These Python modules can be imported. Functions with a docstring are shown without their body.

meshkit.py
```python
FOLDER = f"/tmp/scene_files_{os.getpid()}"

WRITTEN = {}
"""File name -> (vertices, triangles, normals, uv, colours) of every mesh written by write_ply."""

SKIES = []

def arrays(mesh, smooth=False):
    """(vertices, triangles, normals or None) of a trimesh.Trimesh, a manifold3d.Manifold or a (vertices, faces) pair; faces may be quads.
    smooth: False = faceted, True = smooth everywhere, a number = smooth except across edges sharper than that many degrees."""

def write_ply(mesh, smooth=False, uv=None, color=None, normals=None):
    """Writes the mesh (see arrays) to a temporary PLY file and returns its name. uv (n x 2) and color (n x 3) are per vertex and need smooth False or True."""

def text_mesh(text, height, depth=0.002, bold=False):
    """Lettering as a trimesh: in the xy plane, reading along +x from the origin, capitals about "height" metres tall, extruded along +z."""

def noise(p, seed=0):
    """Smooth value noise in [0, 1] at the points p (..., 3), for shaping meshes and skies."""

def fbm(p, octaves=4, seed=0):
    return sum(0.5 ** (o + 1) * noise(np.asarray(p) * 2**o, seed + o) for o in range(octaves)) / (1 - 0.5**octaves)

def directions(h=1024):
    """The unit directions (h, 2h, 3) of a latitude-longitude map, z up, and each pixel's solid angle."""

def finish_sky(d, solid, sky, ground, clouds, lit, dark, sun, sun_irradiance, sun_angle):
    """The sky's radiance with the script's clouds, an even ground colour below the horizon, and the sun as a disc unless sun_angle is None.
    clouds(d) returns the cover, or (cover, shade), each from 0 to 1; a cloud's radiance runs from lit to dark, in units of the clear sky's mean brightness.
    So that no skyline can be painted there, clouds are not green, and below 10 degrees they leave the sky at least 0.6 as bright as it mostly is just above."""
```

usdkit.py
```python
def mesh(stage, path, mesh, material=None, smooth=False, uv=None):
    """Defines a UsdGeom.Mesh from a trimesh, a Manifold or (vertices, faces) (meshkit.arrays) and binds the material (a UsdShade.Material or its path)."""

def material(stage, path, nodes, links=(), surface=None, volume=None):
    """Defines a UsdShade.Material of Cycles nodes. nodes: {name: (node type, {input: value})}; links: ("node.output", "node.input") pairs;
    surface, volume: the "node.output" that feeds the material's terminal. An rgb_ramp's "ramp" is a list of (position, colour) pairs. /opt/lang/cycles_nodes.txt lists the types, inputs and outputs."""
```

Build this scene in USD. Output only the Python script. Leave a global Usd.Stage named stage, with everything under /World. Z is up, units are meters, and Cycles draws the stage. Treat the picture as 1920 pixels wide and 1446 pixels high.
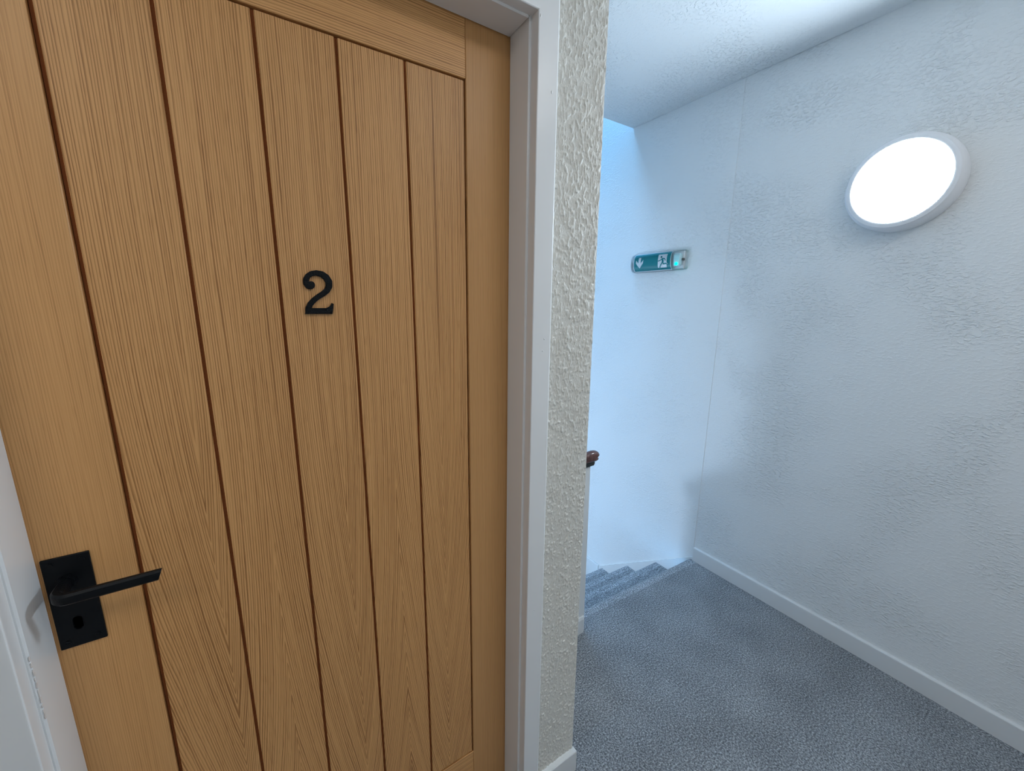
import math, random
import numpy as np, trimesh, manifold3d as m3
from shapely.geometry import Polygon, LineString, Point, box as sbox
from shapely.ops import unary_union
from shapely import affinity
import usdkit, meshkit
from pxr import Usd, UsdGeom, UsdLux, UsdShade, Gf, Sdf

stage = Usd.Stage.CreateInMemory()
UsdGeom.SetStageUpAxis(stage, 'Z')
UsdGeom.Xform.Define(stage, '/World')
UsdGeom.Scope.Define(stage, '/World/Looks')
rng = np.random.default_rng(7)

# ------------------------------------------------------------------ camera
# world: x along the flat door to the right, y into the door, z up; the carpet of the landing is z = 0
F_PX, PITCH, ROLL, YAW, EYE = 746.5, math.radians(11.44), math.radians(0.571), math.radians(32.9), 1.44
cp, sp, cr, sr = math.cos(PITCH), math.sin(PITCH), math.cos(ROLL), math.sin(ROLL)
LEVEL = np.array([[math.cos(YAW), -math.sin(YAW), 0], [0, 0, -1], [math.sin(YAW), math.cos(YAW), 0]])
CAM = np.array([[cr, -sr, 0], [sr, cr, 0], [0, 0, 1]]) @ np.array([[1, 0, 0], [0, cp, -sp], [0, sp, cp]]) @ LEVEL
cam = UsdGeom.Camera.Define(stage, '/World/camera')
cam.CreateFocalLengthAttr(20.0)
cam.CreateHorizontalApertureAttr(20.0 * 1920 / F_PX)
cam.CreateVerticalApertureAttr(20.0 * 1446 / F_PX)
cam.CreateClippingRangeAttr((0.02, 200.0))
mt = np.eye(4); mt[0, :3] = CAM[0]; mt[1, :3] = -CAM[1]; mt[2, :3] = -CAM[2]; mt[3, :3] = (0, 0, EYE)
cam.AddTransformOp().Set(Gf.Matrix4d(*mt.ravel().tolist()))
cam.CreateExposureAttr(0.0)

# ------------------------------------------------------------------ light
LAMP = 81.0         # radiance of the round wall light
LAMP_COLOR = (0.74, 0.90, 1.04)
FILL = 6.5      # radiance of the two fill panels added behind the viewer
FILL_COLOR = (0.98, 0.97, 0.95)
SKYLIGHT = 40.0      # blue daylight from a panel added above the unseen skylight, window_1
WINDOW = 330.0       # blue daylight from a panel added outside the unseen low stair window, window_2
SKY_COLOR = (0.20, 0.53, 0.97)    # clear sky overhead
LOW_COLOR = (0.56, 0.73, 0.96)    # paler tint given to the low window panel
def daylight(name, w, h, loc, rot, power, color):
    r = UsdLux.RectLight.Define(stage, '/World/' + name)
    r.CreateWidthAttr(w); r.CreateHeightAttr(h); r.CreateColorAttr(Gf.Vec3f(*color)); r.CreateIntensityAttr(power)
    r.AddTranslateOp().Set(Gf.Vec3d(*loc)); r.AddRotateXYZOp().Set(Gf.Vec3f(*rot))
dome = UsdLux.DomeLight.Define(stage, '/World/sky')
dome.CreateColorAttr(Gf.Vec3f(*SKY_COLOR)); dome.CreateIntensityAttr(1.2)
daylight('daylight_panel_skylight', 0.80, 0.80, (1.45, 2.40, 4.39), (0, 0, 0), SKYLIGHT, SKY_COLOR)
daylight('daylight_panel_low_window', 0.22, 0.30, (-0.64, 3.05, 0.00), (0, -90, 0), WINDOW, LOW_COLOR)

# ------------------------------------------------------------------ helpers
used = {}
def numbered(path):
    n = used.get(path, 0); used[path] = n + 1
    return path if n == 0 else '%s_%03d' % (path, n)
ORG = {}
def tag(p, label=None, cat=None, group=None, kind=None):
    for k, v in (('label', label), ('category', cat), ('group', group), ('kind', kind)):
        if v: p.SetCustomDataByKey(k, v)
    return p
def thing(name, org, label=None, cat=None, kind=None, group=None, parent=None):
    base = parent.GetPath().pathString if parent else '/World'
    path = numbered(base + '/' + name)
    x = UsdGeom.Xform.Define(stage, path)
    po = ORG[base] if parent else np.zeros(3)
    org = np.asarray(org, float); x.AddTranslateOp().Set(Gf.Vec3d(*(org - po).tolist())); ORG[path] = org
    return tag(x.GetPrim(), label, cat, group, kind)
def put(name, mesh, mat, parent=None, smooth=False, label=None, cat=None, kind=None, group=None):
    """one Mesh prim; the mesh is given in world coordinates"""
    base = parent.GetPath().pathString if parent else '/World'
    path = numbered(base + '/' + name)
    v, f = (mesh.vertices, mesh.faces) if hasattr(mesh, 'vertices') else mesh
    v = np.asarray(v, float); o = ORG[base] if parent else np.zeros(3)
    m = usdkit.mesh(stage, path, trimesh.Trimesh(v - o, np.asarray(f), process=False), mat, smooth)
    ORG[path] = o
    return tag(m.GetPrim(), label, cat, group, kind)
def cat_(ms): return trimesh.util.concatenate([trimesh.Trimesh(np.asarray(m.vertices), np.asarray(m.faces), process=False) for m in ms])
def bx(x0, x1, y0, y1, z0, z1, b=0.0):
    if b <= 0:
        m = trimesh.creation.box([x1 - x0, y1 - y0, z1 - z0]); m.apply_translation([(x0 + x1) / 2, (y0 + y1) / 2, (z0 + z1) / 2]); return m
    P = []
    for x, sx in ((x0, 1), (x1, -1)):
        for y, sy in ((y0, 1), (y1, -1)):
            for z, sz in ((z0, 1), (z1, -1)):
                P += [(x, y + sy * b, z + sz * b), (x + sx * b, y, z + sz * b), (x + sx * b, y + sy * b, z)]
    return trimesh.convex.convex_hull(np.array(P))
def to_tm(m):
    q = m.to_mesh(); return trimesh.Trimesh(q.vert_properties[:, :3], q.tri_verts, process=True)
def to_m3(t): return m3.Manifold(m3.Mesh(np.asarray(t.vertices, np.float32), np.asarray(t.faces, np.uint32)))
def minus(a, *bs):
    a = to_m3(a)
    for b in bs: a = a - to_m3(b)
    return to_tm(a)
def extrude(poly, d):
    gs = getattr(poly, 'geoms', [poly])
    return cat_([trimesh.creation.extrude_polygon(g, d, engine='earcut') for g in gs])
def prism_x(pts, x0, x1, skew=0.0):
    """profile in (y, z) pushed along x from x0 to x1; skew shifts y with x"""
    m = extrude(Polygon(pts), x1 - x0)
    v = m.vertices; w = np.stack([x0 + v[:, 2], v[:, 0] + skew * v[:, 2], v[:, 1]], 1)
    m = trimesh.Trimesh(w, m.faces, process=False); return m
def prism_y(pts, y0, y1):
    """profile in (x, z) pushed along y"""
    m = extrude(Polygon(pts), y1 - y0); v = m.vertices
    return trimesh.Trimesh(np.stack([v[:, 0], y0 + v[:, 2], v[:, 1]], 1), m.faces[:, ::-1], process=False)
def prism_z(pts, z0, z1):
    m = extrude(Polygon(pts), z1 - z0); m.apply_translation([0, 0, z0]); return m
def lathe_x(profile, x, y, z, n=96):
    """profile (r, d): d metres out of the right wall towards -x"""
    a = np.linspace(0, 2 * np.pi, n, endpoint=False)
    P = np.array([[(x - d, y + r * math.cos(t), z + r * math.sin(t)) for t in a] for r, d in profile])
    k = len(profile); f = []
    for i in range(k - 1):
        for j in range(n):
            q = (j + 1) % n; A, B, C, D = i * n + j, i * n + q, (i + 1) * n + q, (i + 1) * n + j
            f += [(A, B, C), (A, C, D)]
    m = trimesh.Trimesh(P.reshape(-1, 3), f, process=True); m.update_faces(m.nondegenerate_faces()); m.fix_normals(); return m
def arc(cx, cy, r, a0, a1, n=6):
    return [(cx + r * math.cos(math.radians(a0 + (a1 - a0) * i / n)), cy + r * math.sin(math.radians(a0 + (a1 - a0) * i / n))) for i in range(n + 1)]

class G:
    """small writer of node graphs"""
    def __init__(s): s.n, s.l, s.c = {}, [], 0
    def add(s, kind, **inp):
        s.c += 1; name = '%s%d' % (kind.split('_')[0], s.c); vals = {}
        for k, v in inp.items():
            if isinstance(v, tuple) and len(v) == 2 and isinstance(v[0], str) and v[0] == '@': s.l.append((v[1], name + '.' + k))
            else: vals[k] = v
        s.n[name] = (kind, vals); return name
    def o(s, kind, out, **inp): return ('@', s.add(kind, **inp) + '.' + out)
    def math(s, t, a, b=0.0, c=0.0): return s.o('math', 'value', math_type=t, value1=a, value2=b, value3=c)
    def ramp(s, fac, stops): return s.o('rgb_ramp', 'color', fac=fac, ramp=stops)
    def noise(s, vec, scale, detail=2.0, rough=0.5, dist=0.0): return s.o('noise_texture', 'fac', vector=vec, scale=scale, detail=detail, roughness=rough, distortion=dist)
    def pos(s): return s.o('geometry', 'position')
    def mapv(s, vec, scale=(1, 1, 1), loc=(0, 0, 0)): return s.o('mapping', 'vector', vector=vec, scale=scale, location=loc)
    def bump(s, h, dist, strength=1.0): return s.o('bump', 'normal', height=h, distance=dist, strength=strength)
    def done(s, name, surf): return usdkit.material(stage, '/World/Looks/' + name, s.n, s.l, surface=surf[1])
def plain(name, color, rough=0.5, **kw):
    g = G(); return g.done(name, g.o('principled_bsdf', 'BSDF', base_color=color, roughness=rough, **kw))

# ------------------------------------------------------------------ materials
def paint(name, color, rough, scale, height, lo, hi, patch=None, stretch=(1, 1, 1)):
    """painted wallpaper or plaster with fine raised relief"""
    g = G(); p = g.mapv(g.pos(), stretch)
    n = g.noise(p, scale, 3.0, 0.55, 0.3)
    h = g.o('map_range', 'result', range_type='smoothstep', value=n, from_min=lo, from_max=hi, to_min=0.0, to_max=1.0, clamp=True)
    if patch:
        q = g.noise(g.pos(), patch, 2.0)
        w = g.o('map_range', 'result', range_type='smoothstep', value=q, from_min=0.42, from_max=0.60, to_min=0.25, to_max=1.0, clamp=True)
        h = g.math('multiply', h, w)
    b = g.bump(h, height, 1.0)
    return g.done(name, g.o('principled_bsdf', 'BSDF', base_color=color, roughness=rough, normal=b, specular_ior_level=0.35))
M_WALL = paint('wall_paper', (0.80, 0.815, 0.815), 0.6, 92.0, 0.0026, 0.44, 0.74, 3.0, (1.0, 0.75, 1.5))
M_WALL2 = paint('wall_paper_stair', (0.80, 0.815, 0.815), 0.6, 92.0, 0.0015, 0.46, 0.74, 3.0, (1.0, 0.75, 1.5))
M_SMOOTH = paint('wall_smooth', (0.80, 0.815, 0.815), 0.6, 80.0, 0.0004, 0.50, 0.72, 3.0)
M_CEIL = paint('ceiling_texture', (0.82, 0.83, 0.83), 0.75, 95.0, 0.0024, 0.50, 0.70, 2.2)
M_CHIP = paint('woodchip_paint', (0.72, 0.70, 0.645), 0.58, 160.0, 0.0004, 0.40, 0.70)
M_GLOSS = plain('white_gloss', (0.82, 0.82, 0.82), 0.28)
M_SKIRT = plain('white_skirting', (0.76, 0.77, 0.77), 0.35)

def oak(name, u0, axis='z', mode='V', zc=1.0, amp=0.07, period=0.0036, tone=1.0, contrast=1.0, seed=0.0):
    g = G(); s = g.o('separate_xyz', 'x', vector=g.pos()); node = s[1].split('.')[0]
    X, Z = ('@', node + '.x'), ('@', node + '.z')
    if axis == 'x': X, Z = Z, X
    u = g.math('subtract', X, u0)
    cmb = g.o('combine_xyz', 'vector', x=X, y=seed, z=Z)
    wob = g.noise(g.mapv(cmb, (8, 1, 0.9)), 1.0, 3.0, 0.55)
    wob2 = g.noise(g.mapv(cmb, (70, 1, 5)), 1.0, 3.0, 0.6)
    u = g.math('add', u, g.math('multiply', g.math('subtract', wob, 0.5), 0.020))
    t = g.math('maximum', g.math('subtract', zc, Z), 0.0)
    bend = g.math('multiply', g.math('power', t, 2.0), amp if mode == 'V' else -amp)
    r = g.math('sqrt', g.math('add', g.math('multiply', u, u), 0.0000001))
    r = g.math('add', g.math('add', r, bend), 2.0)
    r = g.math('add', r, g.math('multiply', g.math('subtract', wob2, 0.5), 0.0024))
    irr = g.noise(g.o('combine_xyz', 'vector', x=g.math('multiply', r, 85.0), y=seed + 3.0, z=g.math('multiply', Z, 0.35)), 1.0, 3.0, 0.65)
    r = g.math('add', r, g.math('multiply', g.math('subtract', irr, 0.5), 0.0085))
    ring = g.math('fraction', g.math('divide', r, period))
    # slow climb to late wood, quick fall
    late = g.o('map_range', 'result', range_type='smoothstep', value=ring, from_min=0.25, from_max=0.92, to_min=0.0, to_max=1.0, clamp=True)
    fall = g.o('map_range', 'result', range_type='linear', value=ring, from_min=0.92, from_max=1.0, to_min=1.0, to_max=0.0, clamp=True)
    late = g.math('multiply', late, fall)
    vary = g.noise(g.o('combine_xyz', 'vector', x=g.math('multiply', r, 210.0), y=seed, z=g.math('multiply', Z, 2.2)), 1.0, 2.0, 0.6)
    late = g.math('multiply', late, g.o('map_range', 'result', value=vary, from_min=0.3, from_max=0.7, to_min=0.25, to_max=1.15, clamp=True))
    fib = g.noise(g.mapv(cmb, (900, 1, 14)), 1.0, 2.0, 0.6)
    pore = g.o('map_range', 'result', range_type='smoothstep', value=g.noise(g.mapv(cmb, (420, 1, 26), (3 + seed, 0, 5)), 1.0, 1.0, 0.5), from_min=0.56, from_max=0.72, to_min=0.0, to_max=1.0, clamp=True)
    mixf = g.math('add', g.math('multiply', late, 0.72 * contrast), g.math('multiply', fib, 0.30))
    mixf = g.math('add', mixf, g.math('multiply', pore, 0.14 * contrast))
    broad = g.noise(g.mapv(cmb, (7, 1, 0.7), (seed, 0, 0)), 1.0, 2.0)
    mixf = g.math('add', mixf, g.math('multiply', g.math('subtract', broad, 0.5), 0.35))
    c = lambda r_, g_, b_: (0.95 * r_ * tone, 0.95 * g_ * tone, 0.95 * b_ * tone)
    col = g.ramp(mixf, [(0.0, c(0.83, 0.450, 0.180)), (0.35, c(0.67, 0.340, 0.122)), (0.65, c(0.46, 0.212, 0.067)), (1.0, c(0.28, 0.112, 0.031))])
    b = g.bump(mixf, -0.00022 if False else 0.00018, 0.5)
    return g.done(name, g.o('principled_bsdf', 'BSDF', base_color=col, roughness=0.42, normal=b, specular_ior_level=0.4))
M_STAIN = plain('groove_stain', (0.26, 0.085, 0.028), 0.9, specular_ior_level=0.1)

def carpet(name, tone=1.0):
    g = G(); p = g.pos(); c = lambda *q: tuple(tone * x * k for x, k in zip(q, (1.10, 1.13, 1.165)))
    n1 = g.noise(p, 175.0, 2.0, 0.75); n2 = g.noise(p, 6.0, 2.0); n3 = g.noise(p, 420.0, 1.0)
    v = g.o('voronoi_texture', 'distance', vector=p, scale=170.0)
    f = g.math('add', g.math('multiply', n1, 0.70), g.math('multiply', n3, 0.30))
    f = g.math('add', f, g.math('multiply', g.math('subtract', n2, 0.5), 0.10))
    col = g.ramp(f, [(0.35, c(0.075, 0.079, 0.085)), (0.45, c(0.165, 0.172, 0.182)), (0.54, c(0.315, 0.325, 0.335)), (0.65, c(0.60, 0.61, 0.62))])
    h = g.math('subtract', n1, g.math('multiply', v, 0.6))
    return g.done(name, g.o('principled_bsdf', 'BSDF', base_color=col, roughness=0.95, normal=g.bump(h, 0.0065, 0.9), specular_ior_level=0.1, sheen_weight=0.15, sheen_roughness=0.5))
M_CARPET = carpet('grey_carpet')
M_EDGE_LIGHT = carpet('grey_carpet_edge_light', 1.3)  # bent pile and the light on step edges, put into a paler colour

def black_metal(name, rough, scale, dist):
    g = G(); n = g.noise(g.pos(), scale, 2.0)
    return g.done(name, g.o('principled_bsdf', 'BSDF', base_color=(0.0045, 0.0055, 0.007), roughness=rough, normal=g.bump(n, dist, 0.8), specular_ior_level=0.17))
M_BLACK = black_metal('black_iron', 0.42, 300.0, 0.0004)
M_CAST = black_metal('black_cast', 0.38, 420.0, 0.0016)
M_HOLE_SHADE = plain('keyhole_shade', (0.0012, 0.0012, 0.0012), 0.9, specular_ior_level=0.0)
g = G(); gw = g.noise(g.mapv(g.pos(), (40, 8, 40)), 3.0, 3.0)
M_MAHOG = g.done('mahogany', g.o('principled_bsdf', 'BSDF', base_color=g.ramp(gw, [(0.3, (0.075, 0.030, 0.026)), (0.7, (0.15, 0.064, 0.055))]), roughness=0.25, coat_weight=0.4))
M_BRACKET = plain('bracket_dark', (0.03, 0.035, 0.03), 0.4)
M_BEZEL = plain('white_polycarbonate', (0.82, 0.82, 0.84), 0.3)
g = G(); M_GLOW = g.done('diffuser_glow', g.o('emission', 'emission', color=LAMP_COLOR, strength=LAMP))
g = G(); M_GLOW2 = g.done('fill_glow', g.o('emission', 'emission', color=FILL_COLOR, strength=FILL))
g = G(); M_LED = g.done('led_glow', g.o('emission', 'emission', color=(0.0, 0.95, 0.85), strength=3.0))
def pane(name, tint, ior=1.45, rough=0.03):
    g = G(); fr = g.o('fresnel', 'fac', IOR=ior)
    return g.done(name, g.o('mix_closure', 'closure', fac=fr, closure1=g.o('transparent_bsdf', 'BSDF', color=tint), closure2=g.o('glossy_bsdf', 'BSDF', color=(1, 1, 1), roughness=rough)))
M_PANE = pane('window_glass', (0.97, 0.98, 0.98))
M_CLEAR = pane('clear_cover', (0.975, 0.985, 0.985), 1.35, 0.08)
M_GREEN = plain('sign_green', (0.0, 0.27, 0.30), 0.45)
M_SIGNWHITE = plain('sign_white', (0.85, 0.87, 0.90), 0.4)
M_TRAY = plain('sign_tray', (0.78, 0.80, 0.82), 0.4)
M_REFLECT = plain('sign_reflector', (0.60, 0.84, 0.87), 0.3)
M_PCB = plain('sign_fittings', (0.10, 0.11, 0.11), 0.5)
M_UPVC = plain('window_frame', (0.8, 0.8, 0.8), 0.4)

# ------------------------------------------------------------------ setting
XR = 2.020        # right wall
YW = 0.735        # front of the wall with the flat door
XC = 0.715        # its corner
CEIL = 2.475
YE = 1.818        # where the ceiling stops over the stairs
YS = 1.165        # joint in the right wall
SKEW = -0.040     # stair edges run slightly out of square
XL, YB, YF = -2.6, -1.05, 3.35
ROOF = 4.3
XH, YT = -0.55, 1.98   # the half landing turns left behind the flat
HALF = -0.63      # half landing
edge = lambda x: 1.187 + SKEW * (x - XR)      # top nosing

put('wall_right', bx(XR, XR + 0.15, YB - 0.15, YS, -0.2, CEIL + 0.2), M_WALL, kind='structure', label='pale textured wall behind the round light and the long skirting', cat='wall')
put('wall_stair', bx(XR - 0.002, XR + 0.148, YS, YF + 0.15, -1.0, ROOF, 0.0015), M_WALL2, kind='structure', label='pale wall beside the stairs that carries the green exit sign', cat='wall')
put('wall_far', bx(XH, XR, YF, YF + 0.15, -1.0, ROOF), M_SMOOTH, kind='structure', label='white end wall of the stairwell', cat='wall')
put('wall_back', bx(XL - 0.15, XR, YB - 0.15, YB, -0.2, CEIL + 0.2), M_SMOOTH, kind='structure', label='white wall of the corridor behind the viewer', cat='wall')
put('wall_left', bx(XL - 0.15, XL, YB, YW, -0.2, CEIL + 0.2), M_SMOOTH, kind='structure', label='white end wall at the left of the corridor', cat='wall')
put('wall_upper', bx(XC, XR - 0.003, YE - 0.12, YE, CEIL + 0.15, ROOF), M_SMOOTH, kind='structure', label='white wall above the ceiling edge of the stairwell', cat='wall')

# wall with the door: a body with the door opening, and the woodchip paper as real relief near the corner
DX0, DX1, DTOP = -0.332, 0.542, 2.018       # rough opening
def wall_front():
    ms = [bx(XL, DX0, YW, YW + 0.13, -0.05, CEIL + 0.02), bx(DX0, DX1, YW, YW + 0.13, DTOP, CEIL + 0.02),
          bx(DX1, XC - 0.001, YW + 0.0005, YW + 0.13, -0.05, CEIL + 0.02)]
    x = np.arange(0.560, XC + 0.0004, 0.0015); x[-1] = XC
    z = np.arange(0.0, CEIL + 0.001, 0.0016)
    Xg, Zg = np.meshgrid(x, z)
    k = np.clip((Zg - 0.2) / 1.6, 0, 1)                            # drips run longer higher up
    st = 0.0050 + 0.0045 * k
    P = np.stack([Xg / 0.0035, Zg / 0.0048, Xg * 0], -1)
    Q = np.stack([Xg / 0.0030, Zg / 0.0078, Xg * 0 + 9], -1)
    w1 = (meshkit.noise(np.stack([Xg / 0.012, Zg / 0.02, Xg * 0 + 3], -1)) - .5) * 1.6
    a = meshkit.noise(P + w1[..., None] * [.6, .3, 0], 1); b = meshkit.noise(Q + w1[..., None] * [.7, .2, 0], 2)
    n = a * (1 - k) + b * k
    dens = meshkit.noise(np.stack([Xg / 0.03, Zg / 0.045, Xg * 0 + 5], -1), 4)
    h = np.clip((n - 0.55 + 0.18 * (dens - .5)) / 0.17, 0, 1); h = h * h * (3 - 2 * h)
    h *= 0.0017 * (0.55 + 0.9 * meshkit.noise(np.stack([Xg / 0.01, Zg / 0.012, Xg * 0 + 7], -1), 5))
    h += 0.0005 * meshkit.noise(np.stack([Xg / 0.0022, Zg / 0.003, Xg * 0], -1), 6)
    h[:, -1] *= 0.4
    V = np.stack([Xg, YW - h, Zg], -1).reshape(-1, 3); nx, nz = len(x), len(z)
    i = np.arange(nz - 1)[:, None] * nx + np.arange(nx - 1)[None]
    i = i.ravel(); Fq = np.concatenate([np.stack([i, i + 1, i + nx + 1], 1), np.stack([i, i + nx + 1, i + nx], 1)])
    side = np.stack([np.full(nz, XC), np.full(nz, YW + 0.13), z], 1); base = len(V)
    V = np.vstack([V, V[nx - 1::nx][:nz], side])
    j = np.arange(nz - 1); A, B = base + j, base + nz + j
    Fq = np.vstack([Fq, np.stack([A, B, B + 1], 1), np.stack([A, B + 1, A + 1], 1)])
    ms.append(trimesh.Trimesh(V, Fq, process=False))
    return cat_(ms)
put('wall_front', wall_front(), M_CHIP, smooth=60, kind='structure', label='cream woodchip papered wall around the oak door, ending in a corner', cat='wall')
put('wall_return', bx(XC - 0.13, XC, YW + 0.13, YT, -1.0, ROOF), M_SMOOTH, kind='structure', label='white side wall of the stairwell behind the papered corner', cat='wall')
put('wall_turn', bx(XH, XC - 0.13, YT - 0.13, YT, -1.0, ROOF), M_SMOOTH, kind='structure', label='white wall where the half landing turns left', cat='wall')
wx0, wx1, wy0, wy1, wz0, wz1 = XH - 0.15, XH, 2.91, 3.19, -0.18, 0.18
put('wall_window', cat_([bx(wx0, wx1, YT - 0.13, wy0, -1.0, ROOF), bx(wx0, wx1, wy1, YF + 0.15, -1.0, ROOF), bx(wx0, wx1, wy0, wy1, -1.0, wz0), bx(wx0, wx1, wy0, wy1, wz1, ROOF)]), M_SMOOTH,
    kind='structure', label='white wall of the half landing with a small window', cat='wall')
put('door_light_seal', bx(-0.7, XC - 0.14, YW + 0.131, YW + 0.18, -0.05, CEIL), M_SMOOTH, kind='structure', label='added slab sealing the back of the closed oak door against stray sky light', cat='wall')  # unseen slab added to stop sky light leaking round the door
put('ceiling', cat_([bx(XL, XR, YB, YW, CEIL, CEIL + 0.15), bx(XC - 0.13, XR - 0.003, YW, YE, CEIL, CEIL + 0.15)]), M_CEIL, kind='structure', label='white stippled ceiling ending over the stairs', cat='ceiling')
SX0, SX1, SY0, SY1 = 1.02, 1.88, 1.97, 2.83     # skylight opening
put('ceiling_roof', cat_([bx(XH - 0.15, SX0, YE - 0.12, YF + 0.15, ROOF, ROOF + 0.12), bx(SX1, XR + 0.147, YE - 0.12, YF + 0.15, ROOF, ROOF + 0.12), bx(SX0, SX1, YE - 0.12, SY0, ROOF, ROOF + 0.12), bx(SX0, SX1, SY1, YF + 0.15, ROOF, ROOF + 0.12)]), M_SMOOTH,
    kind='structure', label='white top ceiling high over the stairwell around the skylight', cat='ceiling')
def window(n, parts, pane_box, label):
    w = thing('window_%d' % n, parts[0].bounds.mean(0), label, 'window', 'structure')
    put('window_frame', cat_(parts), M_UPVC, w); put('pane', pane_box, M_PANE, w); return w
f = 0.04
window(1, [bx(SX0, SX1, SY0, SY0 + f, ROOF + 0.02, ROOF + 0.07), bx(SX0, SX1, SY1 - f, SY1, ROOF + 0.02, ROOF + 0.07), bx(SX0, SX0 + f, SY0 + f, SY1 - f, ROOF + 0.02, ROOF + 0.07), bx(SX1 - f, SX1, SY0 + f, SY1 - f, ROOF + 0.02, ROOF + 0.07)],
       bx(SX0 + f, SX1 - f, SY0 + f, SY1 - f, ROOF + 0.042, ROOF + 0.048), 'skylight with white frame high over the stairwell')
xa, xb = XH - 0.09, XH - 0.03
window(2, [bx(xa, xb, wy0, wy1, wz0, wz0 + 0.025), bx(xa, xb, wy0, wy1, wz1 - 0.025, wz1), bx(xa, xb, wy0, wy0 + 0.025, wz0 + 0.025, wz1 - 0.025), bx(xa, xb, wy1 - 0.025, wy1, wz0 + 0.025, wz1 - 0.025)],
       bx(XH - 0.063, XH - 0.057, wy0 + 0.025, wy1 - 0.025, wz0 + 0.025, wz1 - 0.025), 'small low white framed window beside the half landing')

# floor of landing and corridor with its rounded carpet nosing
def step_profile(y0, y1, ztop, zbot, r=0.024):
    return [(y0, zbot), (y1 - 0.012, zbot), (y1 - 0.012, ztop - 2 * r)] + arc(y1 - r, ztop - r, r, -60, 90, 8) + [(y0, ztop)]
def floor_mesh():
    # corridor part and landing part meet on one line
    a = bx(XL, XR, YB, YW + 0.20, -0.06, 0.0)
    b = prism_x(step_profile(0.0, 0.0 + 1.187 - (YW + 0.20), 0.0, -0.06), XC, XR)
    v = b.vertices; d = 1.187 - (YW + 0.20)
    v[:, 1] = YW + 0.20 + v[:, 1] * (edge(v[:, 0]) - (YW + 0.20)) / d
    return cat_([a, b])
put('floor', floor_mesh(), M_CARPET, smooth=35, kind='structure', label='grey speckled carpet of the landing', cat='floor')
put('floor_half_landing', bx(XH, XR - 0.02, 1.9, YF, HALF - 0.06, HALF), M_CARPET, kind='structure', label='grey carpet of the half landing below the stairs', cat='floor')

st = thing('staircase', (1.56, 1.5, -0.3), 'flight of grey carpeted stairs going down between parapet and right wall', 'stairs')
tips = [1.187, 1.411, 1.633, 1.861]; zs = [0.0, -0.158, -0.318, -0.478]
def nosing(y1, ztop, x0, x1, r=0.024):
    """thin paler strip of carpet over the edge of a step, edge light put into its colour"""
    outer = [(y1 + 0.0008, ztop - 1.4 * r)] + arc(y1 - r, ztop - r, r + 0.0008, -15, 90, 9) + [(y1 - 0.050, ztop + 0.0008), (y1 - 0.056, ztop - 0.001)]
    return prism_x(outer + [(y1 - r, ztop - r), (y1 - r * 0.7, ztop - 1.4 * r)], x0, x1, SKEW)
for k in (1, 2, 3):
    off = SKEW * (1.1285 - XR)
    sp_ = put('step', prism_x(step_profile(tips[k - 1] - 0.04 + off, tips[k] + off, zs[k], zs[k] - 0.17), 1.1285, XR - 0.010, SKEW), M_CARPET, st, smooth=35)
    put('nosing', nosing(tips[k] + off, zs[k], 1.129, XR - 0.011), M_EDGE_LIGHT, sp_, smooth=35, label='paler carpet over the step edge, the light on it put into the colour')
put('nosing', nosing(edge(1.129), 0.0, 1.129, XR - 0.016), M_EDGE_LIGHT, st, smooth=35, label='paler carpet over the landing edge, the light on it put into the colour')

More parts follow.
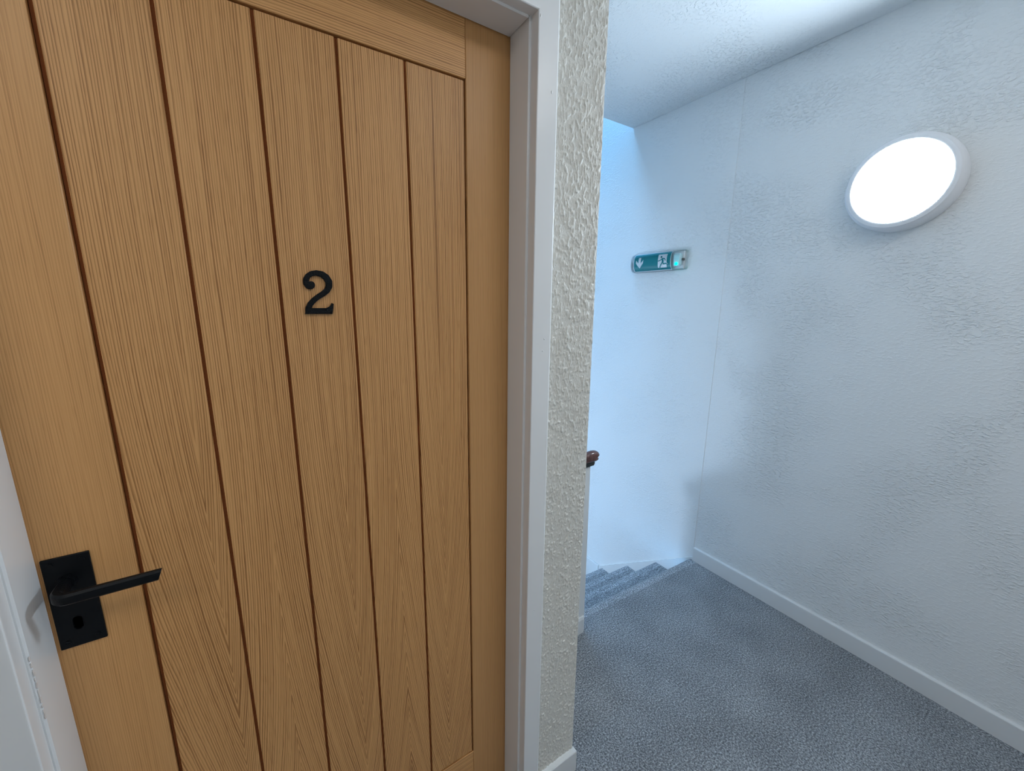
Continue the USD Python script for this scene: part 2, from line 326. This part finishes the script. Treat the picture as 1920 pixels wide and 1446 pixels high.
# skirting boards
def skirt_profile(h, t, r=0.006): return [(0, 0), (t, 0), (t, h - 0.012)] + arc(t - r, h - r, r, 0, 60, 4) + [(t - 0.012, h - 0.001), (0, h)]
SH = 0.081
prof = [(XR - t, z) for t, z in skirt_profile(SH, 0.0155, 0.005)]
put('baseboard_right', prism_y(prof, YB, YS - 0.006), M_SKIRT, smooth=40, kind='structure', label='white skirting board along the foot of the right wall', cat='skirting board')
def front_skirt(x0, x1):
    m = prism_x([(YW - t, z) for t, z in skirt_profile(0.0755, 0.017, 0.004)], x0, x1)
    return m
put('baseboard_front', front_skirt(0.573, XC + 0.004), M_SKIRT, kind='structure', label='short white skirting board under the papered wall beside the door', cat='skirting board')
put('baseboard_left', front_skirt(XL, -0.365), M_SKIRT, kind='structure', label='white skirting board left of the oak door', cat='skirting board')
put('baseboard_back', prism_x([(YB + t, z) for t, z in skirt_profile(0.08, 0.016)], XL, XR - 0.016), M_SKIRT, kind='structure', label='white skirting board behind the viewer', cat='skirting board')
# string beside the stairs, with its cracked upper edge, and the skirting of the half landing beyond it
ys = np.linspace(YS - 0.005, 1.882, 30)
top = 0.020 + (ys - ys[0]) * (-0.500 / (ys[-1] - ys[0])) + 0.0025 * (meshkit.noise(np.stack([ys * 60, ys * 0, ys * 0], 1)) - .5)
sprof = [(ys[0], -0.25), (ys[0], top[0])] + list(zip(ys[1:], top[1:])) + [(1.882, -0.66), (1.60, -0.66)]
put('trim_3', prism_x(sprof, XR - 0.010, XR - 0.002), M_SKIRT, kind='structure', label='thin white stair string with a cracked top edge', cat='stair string')
put('baseboard_half_landing', prism_y([(XR - 0.003 - t, HALF + z) for t, z in skirt_profile(0.155, 0.012)], 1.8822, YF), M_SKIRT, kind='structure', label='white skirting board of the half landing', cat='skirting board')

# ------------------------------------------------------------------ door frame
XE0, XE1, ZT = -0.3035, 0.5140, 1.9900     # sight size of the door
YD, YLF, YA = 0.8180, 0.7440, 0.7200       # door face, lining front, architrave face
tr = thing('trim_1', (0.1, YLF, 0), 'white painted door lining around the oak door', 'door frame', 'structure')
put('lining', bx(XE1, XE1 + 0.030, YLF, YD - 0.001, 0.0, ZT + 0.03, 0.0025), M_GLOSS, tr)
put('lining', bx(XE0 - 0.030, XE0, YLF, YD - 0.001, 0.0, ZT + 0.03, 0.0025), M_GLOSS, tr)
put('lining', bx(XE0 - 0.0001, XE1 + 0.0001, YLF, YD - 0.001, ZT, ZT + 0.030, 0.0025), M_GLOSS, tr)
ta = thing('trim_2', (0.1, YA, 0), 'white painted architrave with mitred corners around the oak door', 'door frame', 'structure')
AI0, AI1, AIZ, AW = -0.3080, 0.5185, 1.9935, 0.0545
def arch_prof(): # (across from the inner edge, out from the wall)
    r, q = 0.0030, 0.0040
    return [(0, 0)] + [(r - r * math.cos(math.radians(a)), 0.024 - r + r * math.sin(math.radians(a))) for a in (0, 30, 60, 90)] + \
           [(AW - 0.0062, 0.024), (AW - 0.0052, 0.0237), (AW - 0.0006, 0.0200), (AW, 0.0190), (AW, 0)]
def arch_board(kind):
    pr = arch_prof(); n = len(pr); A, B = [], []
    for a, t in pr:
        y = YLF - t + 0.0
        if kind == 'r': A.append((AI1 + a, y, 0.0)); B.append((AI1 + a, y, AIZ + a))
        if kind == 'l': A.append((AI0 - a, y, 0.0)); B.append((AI0 - a, y, AIZ + a))
        if kind == 'h': A.append((AI0 - a, y, AIZ + a)); B.append((AI1 + a, y, AIZ + a))
    V = np.array(A + B); f = []
    for i in range(n):
        j = (i + 1) % n; f += [(i, j, n + j), (i, n + j, n + i)]
    for i in range(1, n - 1): f += [(0, i + 1, i), (n, n + i, n + i + 1)]
    m = trimesh.Trimesh(V, f, process=False); m.fix_normals(); return m
for k in 'rlh': put('architrave', arch_board(k), M_GLOSS, ta, smooth=25)
lumps = []
for x, z, q in ((0.5515, 1.365, 1.0), (0.5475, 1.338, .9), (0.5545, 1.862, 1.3), (0.5235, 1.985, 1.2), (0.5420, 0.662, .7)):
    lumps.append(trimesh.creation.icosphere(2, 1.0).apply_transform(trimesh.transformations.compose_matrix(scale=[.0016 * q, .0009 * q, .0024 * q], translate=[x, YLF - 0.024, z])))
put('paint_lump', cat_(lumps), M_GLOSS, ta, smooth=60)
# the worn paint on the left lining
chips = []
for i in range(16):
    z = 0.955 - 0.0065 * i + rng.uniform(-.002, .002); w = rng.uniform(.0006, .0013); hgt = rng.uniform(.0015, .0050)
    chips.append(trimesh.creation.icosphere(1, 1.0).apply_transform(trimesh.transformations.compose_matrix(scale=[w * .6, w * 1.6, hgt], translate=[XE0 - 0.0002 + rng.uniform(-.0004, .0002), YLF + 0.0018, z])))
put('paint_chip', cat_(chips), plain('flaked_paint', (0.70, 0.64, 0.60), 0.8), tr, label='flaked paint on the lining edge')

# ------------------------------------------------------------------ door
door = thing('door_1', (0.1, YD, 0.0), 'oak flat door with vertical grooved boards, black number and black lever handle', 'door', 'structure')
SI0, SI1 = -0.1985, 0.4110
ZR, ZB = 0.4467 + EYE, -1.2535 + EYE
M_ST1 = oak('oak_stile_a', -0.05, amp=0.0, period=0.0030, contrast=0.42, seed=1.3, tone=0.99)
M_ST2 = oak('oak_stile_b', 0.75, amp=0.0, period=0.0028, contrast=0.40, seed=4.1, tone=0.86)
M_RAIL = oak('oak_rail', ZR + 0.16, axis='x', amp=0.0, period=0.0040, contrast=0.9, seed=2.7)
put('stile', bx(XE0 - 0.012, SI0, YD, YD + 0.044, 0.008, ZT + 0.012, 0.0012), M_ST1, door)
put('stile', bx(SI1, XE1 + 0.012, YD, YD + 0.044, 0.008, ZT + 0.012, 0.0012), M_ST2, door)
put('rail', bx(SI0 + .0003, SI1 - .0003, YD + .0002, YD + 0.044, ZR, ZT + 0.012, 0.0012), M_RAIL, door)
put('rail', bx(SI0 + .0003, SI1 - .0003, YD + .0002, YD + 0.044, 0.008, ZB, 0.0012), M_RAIL, door)
put('groove_backing', bx(SI0 + .001, SI1 - .001, YD + 0.0085, YD + 0.034, ZB + 0.001, ZR - 0.001), M_STAIN, door, label='dark stained bottom of the grooves between the boards')
gc = [-0.1955, -0.0740, 0.0466, 0.1669, 0.2863, 0.4090]
spec = [dict(u0=-0.100, mode='V', zc=1.45, amp=0.085), dict(u0=-0.008, mode='L', zc=1.25, amp=0.075),
        dict(u0=0.128, mode='V', zc=1.35, amp=0.080), dict(u0=0.232, mode='L', zc=1.30, amp=0.080),
        dict(u0=0.340, mode='V', zc=1.40, amp=0.080)]
for i in range(5):
    hw0 = 0.0026 if i else 0.0030; hw1 = 0.0026 if i < 4 else 0.0020
    y0 = YD + 0.0028
    m = oak('oak_board_%d' % i, seed=5.0 + 1.7 * i, tone=(1.0, 1.02, 0.99, 1.01, 0.98)[i], **spec[i])
    put('board', bx(gc[i] + hw0, gc[i + 1] - hw1, y0, y0 + 0.02, ZB + 0.0008, ZR - 0.0032, 0.0007), m, door)

# the number, traced as a brush of changing width plus its foot
def numeral():
    sx, sy = 120 / 1239., 140 / 1446.
    path = [(448, 566, 78), (400, 572, 66), (355, 520, 60), (352, 455, 56), (385, 390, 54), (450, 342, 51), (550, 327, 52), (660, 350, 56), (745, 415, 62), (795, 500, 65), (798, 590, 64), (760, 670, 58), (680, 735, 54), (590, 790, 52), (500, 860, 53), (435, 935, 55), (400, 1010, 56), (395, 1070, 56)]
    blobs = []
    for (a, b, r), (c, d, q) in zip(path[:-1], path[1:]):
        blobs.append(unary_union([Point(a, b).buffer(r, 16), Point(c, d).buffer(q, 16)]).convex_hull)
    foot = Polygon([(333, 1124), (345, 1055), (385, 985), (470, 1013), (740, 1010), (800, 990), (835, 950), (850, 913), (890, 930), (866, 1124)])
    p = unary_union(blobs + [foot]).buffer(6).buffer(-6)
    p = Polygon(p.exterior).buffer(0)
    def onto(pt):
        x, y = 540 + pt[0] * sx, 480 + pt[1] * sy
        d = CAM.T @ np.array([(x - 960) / F_PX, (y - 723) / F_PX, 1.0]); d *= (YD - 0.004) / d[1]
        return d[0], d[2] + EYE
    p = Polygon([onto(q) for q in p.exterior.coords]).buffer(0)
    if p.geom_type != 'Polygon': p = max(p.geoms, key=lambda q: q.area)
    lay, d = [], [(0.0, 0.0, 0.0052), (0.0005, 0.0052, 0.0059), (0.0011, 0.0059, 0.0065), (0.0019, 0.0065, 0.0069)]
    for ins, a, b in d:
        q = p.buffer(-ins).simplify(0.00008)
        e = extrude(q, b - a); v = e.vertices
        lay.append(trimesh.Trimesh(np.stack([v[:, 0], YD + 0.0029 - a - v[:, 2], v[:, 1]], 1), e.faces, process=False))
    return cat_(lay)
put('door_numeral', numeral(), M_CAST, door, label='black cast metal numeral 2')

hd = thing('door_handle', (-0.274, YD, 0.985), parent=door)
tag(hd, 'black iron lever handle on a rectangular backplate')
PX0, PX1, PZ0, PZ1 = -0.2995, -0.2475, 0.9075, 1.0620
pl = bx(PX0, PX1, YD - 0.0035, YD + 0.0002, PZ0, PZ1, 0.0009)
kx, kz = -0.2750, -0.4925 + EYE
def key_cut(sc, y0, y1):
    p = unary_union([Point(kx, kz + 0.0060).buffer(0.0056 * sc, 24), Point(kx, kz - 0.0060).buffer(0.0054 * sc, 24)]).convex_hull
    e = extrude(p, y1 - y0); v = e.vertices
    return trimesh.Trimesh(np.stack([v[:, 0], y1 - v[:, 2], v[:, 1]], 1), e.faces, process=False)
put('backplate', minus(pl, key_cut(1.0, YD - 0.01, YD + 0.01)), M_BLACK, hd, smooth=30)
put('keyhole_shade_plate', key_cut(0.98, YD - 0.0008, YD - 0.0001), M_HOLE_SHADE, hd)  # plate over solid door; the dark of the hole is put into its colour
ring = minus(key_cut(1.12, YD - 0.0042, YD - 0.0030), key_cut(0.99, YD - 0.01, YD + 0.01))
put('keyhole_rim', ring, M_BLACK, hd)
for x in (PX0 + 0.009, PX1 - 0.009):
    for z in (PZ0 + 0.010, PZ1 - 0.010):
        s = trimesh.creation.cylinder(radius=0.0036, height=0.0016, sections=24)
        s.apply_transform(trimesh.transformations.rotation_matrix(math.pi / 2, [1, 0, 0])); s.apply_translation([x, YD - 0.0040, z])
        slot = bx(x - 0.003, x + 0.003, YD - 0.006, YD - 0.0043, z - 0.0005, z + 0.0005)
        put('screw', minus(s, slot), M_BLACK, hd, smooth=30)
lz = -0.4185 + EYE
boss = trimesh.creation.cylinder(radius=0.0110, height=0.010, sections=40)
boss.apply_transform(trimesh.transformations.rotation_matrix(math.pi / 2, [1, 0, 0])); boss.apply_translation([-0.2760, YD - 0.0080, lz])
put('boss', boss, M_BLACK, hd, smooth=30)
def lever():
    # centre line in (x, y): out of the boss, round the bend, along to the tip; a bevelled section that flattens towards the tip
    xn, yb, R = -0.2760, YD - 0.0570, 0.016
    path = [(xn, YD - 0.010), (xn, YD - 0.022), (xn, yb + R)]
    for a in np.linspace(180, 270, 10)[1:]: path.append((xn + R + R * math.cos(math.radians(a)), yb + R + R * math.sin(math.radians(a))))
    for x in np.linspace(xn + R + 0.01, -0.1605, 8): path.append((x, yb))
    path = np.array(path); n = len(path); V = []
    for i in range(n):
        t = path[min(i + 1, n - 1)] - path[max(i - 1, 0)]; t /= np.linalg.norm(t); nn = np.array([-t[1], t[0]])
        k = i / (n - 1); hw, hh = 0.0068 - 0.0016 * k, 0.0085
        sec = [(hw, -hh + .003), (hw, hh - .003), (hw - .003, hh), (-hw + .003, hh), (-hw, hh - .003), (-hw, -hh + .003), (-hw + .003, -hh), (hw - .003, -hh)]
        for a, b in sec:
            p = path[i] + nn * a
            if i == n - 1: p = p + t * (0.003 * (b / hh))
            V.append((p[0], p[1], lz + b))
    f = []
    for i in range(n - 1):
        for j in range(8):
            q = (j + 1) % 8; A, B, C, D = i * 8 + j, i * 8 + q, (i + 1) * 8 + q, (i + 1) * 8 + j; f += [(A, B, C), (A, C, D)]
    for j in range(1, 7): f += [(0, j + 1, j), ((n - 1) * 8, (n - 1) * 8 + j, (n - 1) * 8 + j + 1)]
    m = trimesh.Trimesh(np.array(V), f, process=False); m.fix_normals(); return m
put('lever', lever(), M_BLACK, hd, smooth=30)

# ------------------------------------------------------------------ stair parapet and handrail
pw = thing('stair_parapet', (0.95, 1.13, 0), 'low white parapet beside the stairs just behind the papered corner', 'low wall')
sl = -0.75
put('panel', prism_x([(1.125, -0.65), (1.125, 0.7885), (1.85, 0.7885 + sl * 0.725), (1.85, -0.65)], XC + 0.001, 1.112), M_SKIRT, pw)
put('corner_post', trimesh.convex.convex_hull(np.array([(x, y, z) for z, e in ((0.0, 0.0), (0.7885, -0.010)) for x, y in ((1.06, 1.118), (1.122 + e, 1.118), (1.122 + e, 1.175), (1.06, 1.175))])), M_SKIRT, pw)
kick = trimesh.convex.convex_hull(np.array([(x, y, z) for z, e in ((0.0, 0.003), (0.068, 0.003), (0.080, -0.001)) for x, y in ((XC + 0.001, 1.112 - e), (1.112, 1.112 - e), (1.124 + e, 1.124 - e), (1.124 + e, 1.180), (XC + 0.001, 1.180))]))
put('plinth', kick, M_SKIRT, pw)
hr = thing('handrail', (1.11, 1.13, 0.8), 'polished mahogany handrail end showing past the papered wall corner', 'handrail')
def rail(prof, y0, y1, z_at, round_end=0.02):
    V, n = [], len(prof); sect = []
    for k, a in enumerate(np.linspace(0, 90, 7)): sect.append((y0 + round_end * (1 - math.sin(math.radians(a))), max(0.25, math.sin(math.radians(a)) ** .5 if a else .25)))
    sect.append((y1, 1.0))
    cx = np.mean([p[0] for p in prof]); cz = np.mean([p[1] for p in prof])
    sect = [(y0 + round_end * (1 - math.cos(math.radians(a))), 0.35 + 0.65 * math.sin(math.radians(a))) for a in np.linspace(0, 90, 7)] + [(y1, 1.0)]
    for y, s in sect:
        for a, b in prof: V.append((cx + (a - cx) * s, y, z_at(y) + cz + (b - cz) * s))
    f = []
    for i in range(len(sect) - 1):
        for j in range(n):
            q = (j + 1) % n; A, B, C, D = i * n + j, i * n + q, (i + 1) * n + q, (i + 1) * n + j; f += [(A, B, C), (A, C, D)]
    e = (len(sect) - 1) * n
    for j in range(1, n - 1): f += [(0, j + 1, j), (e, e + j, e + j + 1)]
    m = trimesh.Trimesh(np.array(V), f, process=False); m.fix_normals(); return m
top = [(1.105 + 0.046 * math.cos(math.radians(a)), 0.026 + 0.024 * math.sin(math.radians(a))) for a in range(0, 181, 15)]
bot = [(1.064, 0.010), (1.068, 0.003), (1.080, 0.0), (1.130, 0.0), (1.142, 0.003), (1.147, 0.010), (1.142, 0.016), (1.143, 0.020)]
put('rail', rail(top + bot, 1.094, 1.86, lambda y: 0.812 + sl * (max(y, 1.12) - 1.12), 0.022), M_MAHOG, hr, smooth=40)
put('fillet', rail([(1.075, -0.019), (1.128, -0.019), (1.134, -0.010), (1.134, 0.003), (1.075, 0.003)], 1.108, 1.855, lambda y: 0.812 + sl * (max(y, 1.12) - 1.12), 0.01), M_BRACKET, hr, label='dark fillet under the mahogany rail')

# ------------------------------------------------------------------ round wall light
LY, LZ = 0.5375, 0.4355 + EYE
wl = thing('wall_light', (XR, LY, LZ), 'lit round white bulkhead light on the right wall', 'wall light')
put('base', lathe_x([(0.0, 0.0), (0.158, 0.0), (0.1595, 0.002), (0.1595, 0.014), (0.158, 0.016), (0.0, 0.016)], XR, LY, LZ), M_BEZEL, wl, smooth=30)
put('bezel', lathe_x([(0.150, 0.0175), (0.1588, 0.0175), (0.1605, 0.021), (0.1605, 0.034), (0.1582, 0.048), (0.1543, 0.058), (0.149, 0.0645), (0.142, 0.067), (0.137, 0.0675), (0.1345, 0.0665), (0.1335, 0.063), (0.1335, 0.04)], XR, LY, LZ), M_BEZEL, wl, smooth=30)
put('diffuser', lathe_x([(0.0, 0.0715), (0.04, 0.0712), (0.08, 0.0700), (0.11, 0.0684), (0.126, 0.0668), (0.1332, 0.0645)], XR, LY, LZ), M_GLOW, wl, smooth=60, label='glowing white diffuser')

# ------------------------------------------------------------------ two fill panels added on the unseen corridor ceiling
def fill_panel(cx, cy, where):
    cl = thing('added_fill_light', (cx, cy, CEIL), 'added square fill panel on the unseen corridor ceiling, ' + where, 'added fill light')
    put('rim', minus(bx(cx - 0.31, cx + 0.31, cy - 0.31, cy + 0.31, CEIL - 0.014, CEIL - 0.0005), bx(cx - 0.295, cx + 0.295, cy - 0.295, cy + 0.295, CEIL - 0.05, CEIL - 0.008)), M_BEZEL, cl)
    put('diffuser', bx(cx - 0.2949, cx + 0.2949, cy - 0.2949, cy + 0.2949, CEIL - 0.0125, CEIL - 0.0085), M_GLOW2, cl)
fill_panel(-0.75, -0.44, 'farther from the stairs')
fill_panel(1.05, -0.44, 'nearer to the stairs')

# ------------------------------------------------------------------ exit sign
XS = XR - 0.003
SY_L, SY_R, SZ = 1.744, 1.374, 0.2515 + EYE          # far (left) end, near (right) end, middle height
HH, DEP = 0.054, 0.050
es = thing('exit_sign', (XS, (SY_L + SY_R) / 2, SZ), 'green emergency exit sign in a clear case on the stair wall', 'exit sign')
def front(z, dep=DEP, hh=HH):                         # how far the curved cover stands out at height z
    t = np.clip(np.abs(z) / hh, 0, 1); return 0.012 + (dep - 0.012) * np.sqrt(np.maximum(0, 1 - t ** 2.6))
def shell(y0, y1, dep, hh, endr=0.02):
    zz = hh * np.sin(np.linspace(-np.pi / 2, np.pi / 2, 19)); V, f = [], []
    yy = [(y0, 0.30), (y0 + endr * .12, .62), (y0 + endr * .4, 0.86), (y0 + endr, 1), (y1 - endr, 1), (y1 - endr * .4, .86), (y1 - endr * .12, .62), (y1, 0.30)]
    n = len(zz) + 2
    for y, s in yy:
        V.append((XS, y, SZ - hh * (0.75 + .25 * s)))
        for z in zz: V.append((XS - front(z, dep, hh) * s, y, SZ + z * (0.75 + .25 * s)))
        V.append((XS, y, SZ + hh * (0.75 + .25 * s)))
    for i in range(len(yy) - 1):
        for j in range(n - 1): A = i * n + j; f += [(A, A + 1, A + n + 1), (A, A + n + 1, A + n)]
    for j in range(1, n - 1): f += [(0, j, j + 1), ((len(yy) - 1) * n, (len(yy) - 1) * n + j + 1, (len(yy) - 1) * n + j)]
    m = trimesh.Trimesh(np.array(V), f, process=False); m.fix_normals(); return m
put('cover', shell(SY_R, SY_L, DEP, HH, 0.030), M_CLEAR, es, smooth=50, label='clear plastic cover')
put('tray', bx(XS - 0.010, XS, SY_R + 0.018, SY_L - 0.022, SZ - HH * .90, SZ + HH * .90, 0.003), M_TRAY, es)
def on_cover(poly, lift, cell=0.006, dep=DEP, hh=HH, thick=0.0012):
    """a flat shape (s to the right, z up, from the middle of the legend) laid on the curved cover with a thickness"""
    e = extrude(poly, thick); v, fc = trimesh.remesh.subdivide_to_size(e.vertices, e.faces, cell, max_iter=8)
    d = front(v[:, 1], dep, hh) + lift + v[:, 2]
    return trimesh.Trimesh(np.stack([XS - d, YM - v[:, 0], SZ + v[:, 1]], 1), fc, process=False)
YGL, YGR = 1.704, 1.454
YM = (YGL + YGR) / 2; GW, GH = (YGL - YGR) / 2, 0.0470
put('legend', on_cover(sbox(-GW - 0.005, -GH - 0.004, GW + 0.003, GH + 0.004), -0.0062), M_SIGNWHITE, es, smooth=50, label='white border of the legend')
put('legend_panel', on_cover(sbox(-GW, -GH, GW, GH), -0.0048), M_GREEN, es, smooth=50, label='green panel of the exit sign')
ar = unary_union([LineString([(0, 0.029), (0, -0.010)]).buffer(0.0085, cap_style=2), Polygon([(-0.026, 0.016), (-0.026, -0.002), (0, -0.031), (0.026, -0.002), (0.026, 0.016), (0, -0.012)])])
ar = affinity.translate(ar, -GW + 0.042, 0)
put('arrow', on_cover(ar, -0.0029, 0.004), M_SIGNWHITE, es, smooth=50, label='white arrow pointing down')
dw = 0.029; dx = GW - 0.050
door_p = affinity.translate(sbox(-dw, -0.0365, dw, 0.0355), dx, 0)
L = lambda pts, w: LineString(pts).buffer(w, 6, join_style=1)
man = unary_union([Point(-0.008, 0.0215).buffer(0.0058), L([(0.001, 0.010), (0.004, -0.004)], 0.0060), L([(-0.002, 0.011), (-0.012, 0.004), (-0.026, 0.000)], 0.0027),
                   L([(0.003, 0.0125), (0.015, 0.0105), (0.0195, 0.002)], 0.0027), L([(0.002, -0.006), (-0.007, -0.019), (-0.016, -0.0345)], 0.0036), L([(0.005, -0.005), (0.008, -0.0165), (0.0275, -0.0155)], 0.0035)])
man = affinity.translate(man, dx, 0)
put('door_pictogram', on_cover(door_p.difference(man), -0.0029, 0.004), M_SIGNWHITE, es, smooth=50, label='white doorway with a green running figure')
put('foot_mark', on_cover(affinity.translate(Polygon([(dw, -0.006), (dw + 0.004, -0.016), (dw + 0.011, -0.020), (dw + 0.004, -0.020), (dw, -0.014)]), dx, 0), -0.0029, 0.004), M_SIGNWHITE, es, smooth=50)
put('reflector', bx(XS - 0.034, XS - 0.010, 1.398, 1.448, SZ - 0.034, SZ + 0.034, 0.008), M_REFLECT, es, label='pale reflector at the right end')
led = trimesh.creation.icosphere(2, 0.0085); led.apply_translation([XS - 0.0375, 1.421, SZ - 0.022])
put('indicator', led, M_LED, es, smooth=60, label='glowing turquoise indicator lamp')
put('clip', bx(XS - 0.030, XS - 0.010, 1.387, 1.395, SZ - 0.006, SZ + 0.006, 0.002), M_PCB, es)
put('clip', bx(XS - 0.030, XS - 0.010, 1.719, 1.725, SZ - 0.018, SZ + 0.006, 0.002), M_PCB, es)
